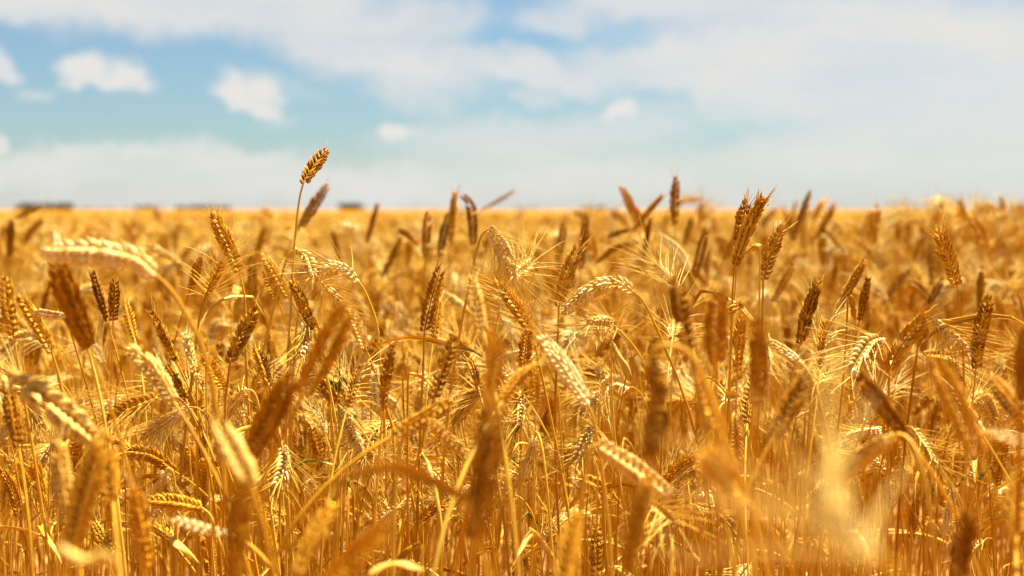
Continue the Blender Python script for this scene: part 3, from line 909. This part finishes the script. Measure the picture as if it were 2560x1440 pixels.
# ------------------------------------------------------------------ prototypes for the rest of the crop
def proto(kind, seed):
    """returns part meshes (local, root at origin) of a nominal 0.8 m stalk and its top height"""
    r = random.Random(seed)
    a = r.uniform(0, 6.28)
    o = np.array((math.cos(a), math.sin(a), 0))
    L = r.uniform(0.055, 0.105)
    if kind == 'upright':
        lean = r.uniform(0.0, 0.35)
        base = np.array((0, 0, 0.70)) + o * lean * 0.12
        d0 = unit(np.array((0, 0, 1)) + o * lean)
        d1 = unit(d0 + o * r.uniform(0, 0.3))
        axis = [base, base + d0 * L * 0.5, base + d0 * L * 0.5 + d1 * L * 0.5]
        awn, col = r.choice('nnss'), 'gggp'[seed % 4]
    elif kind == 'leaning':
        lean = r.uniform(0.5, 1.2)
        base = np.array((0, 0, 0.72)) + o * lean * 0.1
        d0 = unit(np.array((0, 0, 1)) + o * lean)
        d1 = unit(d0 + o * 0.5 + np.array((0, 0, -r.uniform(0, 0.5))))
        axis = [base, base + d0 * L * 0.5, base + d0 * L * 0.5 + d1 * L * 0.5]
        awn, col = r.choice('slll'), r.choice('ggp')
    elif kind == 'nodding':
        base = np.array((0, 0, 0.77)) + o * 0.06
        d0 = unit(o + np.array((0, 0, r.uniform(-0.6, 0.3))))
        d1 = unit(o * 0.6 + np.array((0, 0, -r.uniform(0.5, 1.4))))
        axis = [base, base + d0 * L * 0.45, base + d0 * L * 0.45 + d1 * L * 0.55]
        awn, col = 'lllllln'[seed % 7], r.choice('ppgg')
    if kind == 'straw':
        base = np.array((r.gauss(0, 0.03), r.gauss(0, 0.03), 0.74))
        st = bez(np.zeros(3), np.array((r.gauss(0, 0.02), r.gauss(0, 0.02), 0.3)), base - np.array((r.gauss(0, 0.03), r.gauss(0, 0.03), 0.25)), base, 18)
        P = {'stem': make_stem(st, 0.0019, 0.0012) + (M_STEM,), 'leaf': [leaf_on(st, r, q) for q in r.choice(((), (0.6,), (0.45,), (0.75,)))]}
        return P, 0.74
    d = unit(axis[1] - axis[0])
    k = 0.22 if d[2] > 0.3 else 0.10
    root = np.zeros(3)
    st = bez(root, np.array((r.gauss(0, 0.02), r.gauss(0, 0.02), 0.42)), base - d * k + np.array((0, 0, 0.02)), base, 22)
    rach, places, aw, _ = make_ear(axis, awn, r.uniform(0.85, 1.2), r, r.uniform(0, 3.14), 0.06)
    P = {'ear': ear_joined(rach, places) + (EARM[col],), 'stem': make_stem(st) + (M_STEM,)}
    if aw:
        P['awns'] = aw + (M_AWN,)
    lv = [leaf_on(st, r) for _ in range(r.choice((0, 0, 1)))]
    P['leaf'] = lv
    top = max(p[2] for p in list(axis) + list(st))
    return P, top


KINDS = ['upright'] * 8 + ['leaning'] * 6 + ['nodding'] * 8 + ['straw'] * 6
PROT = []
lib = bpy.data.collections.new('wheat_library')      # never linked to the scene: only the sources of the stuff
for i, k in enumerate(KINDS):
    P, top = proto(k, 500 + i)
    me = {q: mesh_np(q, P[q][0], P[q][1], [P[q][2]]) for q in ('ear', 'stem', 'awns') if q in P}
    me['leaf'] = [mesh_np('leaf', v, f, [M_LEAF]) for v, f in P['leaf']]
    PROT.append((k, me, top))
    parts, mats = [], []
    for q in ('ear', 'stem', 'awns'):
        if q in P:
            parts.append((P[q][0], P[q][1], len(mats)))
            mats.append(P[q][2])
    for v, f in P['leaf']:
        parts.append((v, f, len(mats)))
    mats.append(M_LEAF)
    v, f, mi = join(parts)
    lib.objects.link(bpy.data.objects.new('stalk_%02d' % i, mesh_np('stalk', v, f, mats, mi)))

LAB = {
    'upright': ('upright beardless stalk', 'upright stalks in the crowd'),
    'leaning': ('stalk with a slanting ear', 'slanting stalks in the crowd'),
    'straw': ('earless dry straw', 'earless straws in the crowd'),
    'nodding': ('stalk with a nodding ear', 'nodding stalks in the crowd'),
}
MARKS = [((250, 660), 'the arching pale ear'), ((566, 600), 'the sharp golden horizon ear'), ((730, 620), 'the tallest stem'), ((835, 690), 'the curled cream ear'),
         ((1255, 640), 'the large hanging cream ear'), ((1082, 745), 'the dark sharp upright ear'), ((1495, 735), 'the clean arching ear'), ((1875, 580), 'the plump double ear'),
         ((2022, 780), 'the bristly dark ear'), ((2370, 645), 'the golden ear near the right border'), ((2265, 855), 'the fat grey gold ear'), ((2170, 880), 'the pinkish white ear'),
         ((1640, 1000), 'the dark cane hooked ear'), ((1220, 1100), 'the long dark blurred ear'), ((1410, 925), 'the large cream leaning ear'), ((810, 870), 'the upper dark diagonal ear'),
         ((675, 1040), 'the lower dark diagonal ear'), ((610, 840), 'the dark braided ear'), ((130, 1020), 'the long pale sloping ear'), ((420, 1045), 'the neat nodding bearded ear'),
         ((385, 930), 'the cream blurred ear'), ((2390, 1015), 'the wide golden blurred ear'), ((2090, 1250), 'the big pale blur'), ((1460, 1110), 'the whiskered white ear'),
         ((880, 1075), 'the white hanging bearded ear'), ((705, 1165), 'the bushy white bearded ear'), ((405, 1235), 'the pinkish hanging ear'), ((2455, 830), 'the sharp brown ear by the right border'),
         ((1848, 860), 'the braided ear under the double'), ((1060, 1045), 'the brown ear lying flat'), ((90, 810), 'the first sharp leaning ear'), ((1590, 1180), 'the blurred cream sloping ear')]


def crowd_label(kind, x, y, z):
    """says beside which easily found ear a stalk of the crowd stands"""
    v = CAMM.transposed() @ Vector((x, y, z - HC))
    px, py = 1280 + v.x / -v.z * FPX, 720 - v.y / -v.z * FPX
    (mx, my), name = min(MARKS, key=lambda m: math.hypot(m[0][0] - px, m[0][1] - py))
    dx, dy = px - mx, py - my
    if abs(dx) > abs(dy):
        rel = ('just right of' if dx > 0 else 'just left of') if abs(dx) < 110 else ('well right of' if dx > 0 else 'well left of')
    else:
        rel = ('just below' if dy > 0 else 'just above') if abs(dy) < 90 else ('well below' if dy > 0 else 'well above')
    return '%s %s %s' % (LAB[kind][0], rel, name)


N_IND = 140
done = 0
rr = random.Random(42)
while done < N_IND:
    y = rr.uniform(1.8, 2.35)
    x = rr.uniform(-0.40, 0.40) * y
    i = rr.randrange(22) if rr.random() < 0.62 else rr.randrange(22, 28)
    kind, me, top = PROT[i]
    want = rr.gauss(0.60, 0.075)
    if want > 0.71 or want < 0.42:
        continue
    s = want / top
    e = bpy.data.objects.new('dry_straw' if kind == 'straw' else 'wheat_stalk', None)
    COL.objects.link(e)
    e.empty_display_size = 0.02
    e.location = (x, y, 0)
    e.rotation_euler = (rr.gauss(0, 0.05), rr.gauss(0, 0.05), rr.uniform(0, 6.28))
    e.scale = (max(s, 0.9), max(s, 0.9), s)
    tag(e, crowd_label(kind, x, y, want), 'straw' if kind == 'straw' else 'wheat stalk', LAB[kind][1])
    if 'ear' in me:
        ear = obj('ear', me['ear'], e)
    obj('stem', me['stem'], e)
    if 'awns' in me:
        obj('awns', me['awns'], ear)
    for lm in me['leaf']:
        obj('leaf', lm, e)
    done += 1

# ------------------------------------------------------------------ the rest of the crop: one mass
pts, rot, scl, idx = [], [], [], []


PICK = list(range(8)) * 3 + list(range(8, 14)) * 2 + list(range(14, 22))


def hfield(x, y):
    px = 1280 + x / y * FPX
    h = 0.012 * math.sin(x * 1.7 + y * 0.9) + 0.010 * math.sin(x * 0.6 - y * 0.37 + 1)
    if px > 1900 and 3 < y < 9:
        h += 0.075 * min(1, (px - 1900) / 500)
    return h


def scatter(n, y0, y1, half, mean, sd, rnd, hi=9.0, inner=None, bare=0.25):
    for _ in range(n):
        y = math.sqrt(rnd.uniform(y0 * y0, y1 * y1))
        x = rnd.uniform(-half, half) * y
        if inner and abs(x) < inner * y:
            continue
        i = rnd.randrange(22, 28) if rnd.random() < bare else rnd.choice(PICK)
        want = min(hi, rnd.gauss(mean, sd) + hfield(x, y))
        pts.append((x, y, 0))
        rot.append((rnd.gauss(0, 0.07), rnd.gauss(0, 0.07), rnd.uniform(0, 6.283)))
        scl.append(want / PROT[i][2])
        idx.append(i)


rs = random.Random(77)
scatter(300, 1.9, 2.6, 0.62, 0.62, 0.06, rs, 0.71, bare=0.6)
scatter(1250, 2.3, 4.2, 0.66, 0.66, 0.05, rs, 0.76)
scatter(5500, 4.0, 8.0, 0.66, 0.77, 0.05, rs, 0.97)
scatter(12000, 8.0, 18.0, 0.62, 0.775, 0.04, rs, 0.93)
scatter(14000, 18.0, 45.0, 0.60, 0.78, 0.04, rs, 0.92)
scatter(500, 0.9, 2.3, 1.1, 0.72, 0.06, rs, 0.85, inner=0.44)          # beside the frame
scatter(1200, 1.75, 3.0, 0.60, 0.55, 0.07, rs, 0.67, bare=0.72)
scatter(170, 1.3, 1.75, 0.60, 0.52, 0.05, rs, 0.58, bare=1.0)         # short straws and late tillers low in the crop
for _ in range(60):                                                   # tall stalks whose tips break the skyline
    y = rs.uniform(3.4, 8.0)
    i = rs.choice(PICK)
    pts.append((rs.uniform(0.02, 0.5) * y, y, 0))
    rot.append((rs.gauss(0, 0.07), rs.gauss(0, 0.07), rs.uniform(0, 6.283)))
    scl.append(rs.uniform(0.86, 0.955) / PROT[i][2])
    idx.append(i)
pm = bpy.data.meshes.new('wheat_field')
pm.from_pydata(pts, [], [])
a = pm.attributes.new('rot', 'FLOAT_VECTOR', 'POINT')
a.data.foreach_set('vector', np.array(rot, dtype=np.float32).ravel())
a = pm.attributes.new('scl', 'FLOAT', 'POINT')
a.data.foreach_set('value', np.array(scl, dtype=np.float32))
a = pm.attributes.new('idx', 'INT', 'POINT')
a.data.foreach_set('value', np.array(idx, dtype=np.int32))
wf = obj('wheat_crop', pm)
tag(wf, 'dense mass of ripe golden wheat filling the field to the distance', 'wheat', kind='stuff')
ng = bpy.data.node_groups.new('spread_wheat', 'GeometryNodeTree')
ng.interface.new_socket('Geometry', in_out='INPUT', socket_type='NodeSocketGeometry')
ng.interface.new_socket('Geometry', in_out='OUTPUT', socket_type='NodeSocketGeometry')
gi = ng.nodes.new('NodeGroupInput')
go = ng.nodes.new('NodeGroupOutput')
ci = ng.nodes.new('GeometryNodeCollectionInfo')
ci.inputs['Collection'].default_value = lib
ci.inputs['Separate Children'].default_value = True
ci.inputs['Reset Children'].default_value = True
ip = ng.nodes.new('GeometryNodeInstanceOnPoints')
ip.inputs['Pick Instance'].default_value = True


def nattr(name, typ):
    n = ng.nodes.new('GeometryNodeInputNamedAttribute')
    n.data_type = typ
    n.inputs['Name'].default_value = name
    return n.outputs['Attribute']


ng.links.new(gi.outputs[0], ip.inputs['Points'])
ng.links.new(ci.outputs[0], ip.inputs['Instance'])
ng.links.new(nattr('idx', 'INT'), ip.inputs['Instance Index'])
e2r = ng.nodes.new('FunctionNodeEulerToRotation')
ng.links.new(nattr('rot', 'FLOAT_VECTOR'), e2r.inputs[0])
ng.links.new(e2r.outputs[0], ip.inputs['Rotation'])
ng.links.new(nattr('scl', 'FLOAT'), ip.inputs['Scale'])
ng.links.new(ip.outputs[0], go.inputs[0])
md = wf.modifiers.new('spread', 'NODES')
md.node_group = ng


# ------------------------------------------------------------------ green weeds among the stalks
def weed(d, px, py, label, n, h, seed):
    r = random.Random(seed)
    top = at(px, py, d)
    root = np.array((top[0], top[1], 0.0))
    e = bpy.data.objects.new('green_weed', None)
    COL.objects.link(e)
    e.location = root
    tag(e, label, 'weed')
    st = bez(np.zeros(3), np.array((0.01, 0, top[2] * 0.4)), np.array((-0.01, 0.01, top[2] * 0.7)), np.array((0, 0, top[2])), 14)
    v, f = make_stem(st, 0.0016, 0.0008)
    obj('stem', mesh_np('stem', v, f, [M_GREEN]), e)
    for k in range(n):
        v, f = leaf_on(st, r, r.uniform(0.72, 0.97), r.uniform(0.05, 0.10) * h, 0.006)
        obj('leaf', mesh_np('leaf', v, f, [M_GREEN]), e)


weed(1.85, 850, 880, 'slim green weed showing between stems beside the upper dark diagonal ear', 6, 0.9, 5)
weed(1.9, 2455, 1120, 'green weed deep between stems near the right border', 3, 0.5, 6)
weed(1.9, 1288, 1080, 'tiny green weed right of the long dark blurred ear', 4, 0.7, 8)

# ------------------------------------------------------------------ far trees on the horizon


def tree_parts(seed):
    r = random.Random(seed)
    tr = tube([np.array((0, 0, 0)), np.array((0.1, 0, 1.6)), np.array((0, 0.1, 3.4)), np.array((0.2, 0, 5.5))], (0.28, 0.22, 0.15, 0.05), 7)
    limbs = [tr + (0,)]
    for k in range(6):
        a = r.uniform(0, 6.28)
        z = r.uniform(1.6, 4.2)
        ln = r.uniform(1.2, 2.2)
        limbs.append(tube([np.array((0, 0, z)), np.array((math.cos(a) * ln * 0.5, math.sin(a) * ln * 0.5, z + 0.6)), np.array((math.cos(a) * ln, math.sin(a) * ln, z + 1.3))], (0.10, 0.07, 0.03), 5) + (0,))
    V, F = [], []
    blobs = [(r.uniform(-1.9, 1.9), r.uniform(-1.9, 1.9), r.uniform(0.7, 5.8), r.uniform(0.8, 1.5)) for _ in range(16)]
    for bx, by, bz, br in blobs:
        for _ in range(150):
            d = unit(np.array([r.gauss(0, 1) for _ in range(3)])) * br * r.uniform(0.55, 1.05)
            c = np.array((bx, by, bz)) + d
            u = unit(np.array([r.gauss(0, 1) for _ in range(3)])) * 0.34
            w = unit(np.cross(u, np.array([r.gauss(0, 1) for _ in range(3)]))) * 0.28
            n = len(V)
            V += [c - u, c + w, c + u, c - w]
            F.append((n, n + 1, n + 2, n + 3))
    v, f, _ = join(limbs)
    return mesh_np('trunk', v, f, [M_BARK]), mesh_np('crown', V, F, [M_CROWN], smooth=False)


TREES = [tree_parts(60 + i) for i in range(4)]
rt = random.Random(9)
clumps = [(42, 100, 5, 1.0, 'dark far tree in the leftmost horizon clump', 'leftmost horizon trees'),
          (112, 178, 6, 1.0, 'dark far tree in the horizon clump next to the leftmost', 'second horizon trees'),
          (190, 330, 9, 0.42, 'low far tree on the horizon above the arching pale ear', 'low horizon trees'),
          (338, 396, 5, 0.75, 'far tree in the small horizon clump right of the arching ear tip', 'small horizon trees'),
          (440, 575, 10, 0.8, 'far tree in the long horizon row left of the tallest stalk', 'long horizon row of trees'),
          (848, 908, 6, 1.0, 'dark far tree in the horizon clump right of the tallest stalk', 'horizon trees right of the tallest stalk'),
          (1290, 1345, 4, 0.5, 'low far tree on the horizon right of the thin flat ear', 'horizon trees in the centre'),
          (1450, 1520, 5, 0.6, 'far tree on the horizon left of the crossing ears', 'horizon trees left of the crossing ears')]
for x0, x1, n, k, lab, grp in clumps:
    for q in range(n):
        px = x0 + (x1 - x0) * (q + 0.5) / n + rt.uniform(-4, 4)
        Y = rt.uniform(1900, 2100)
        e = bpy.data.objects.new('far_tree', None)
        COL.objects.link(e)
        e.location = ((px - 1280) / FPX * Y, Y, 0)
        s = k * rt.uniform(0.85, 1.2) * 1.5
        e.scale = (s * 1.2, s * 1.2, s * 0.9)
        e.rotation_euler = (0, 0, rt.uniform(0, 6.28))
        tag(e, lab, 'tree', grp)
        t, c = TREES[rt.randrange(4)]
        obj('trunk', t, e)
        obj('crown', c, e)
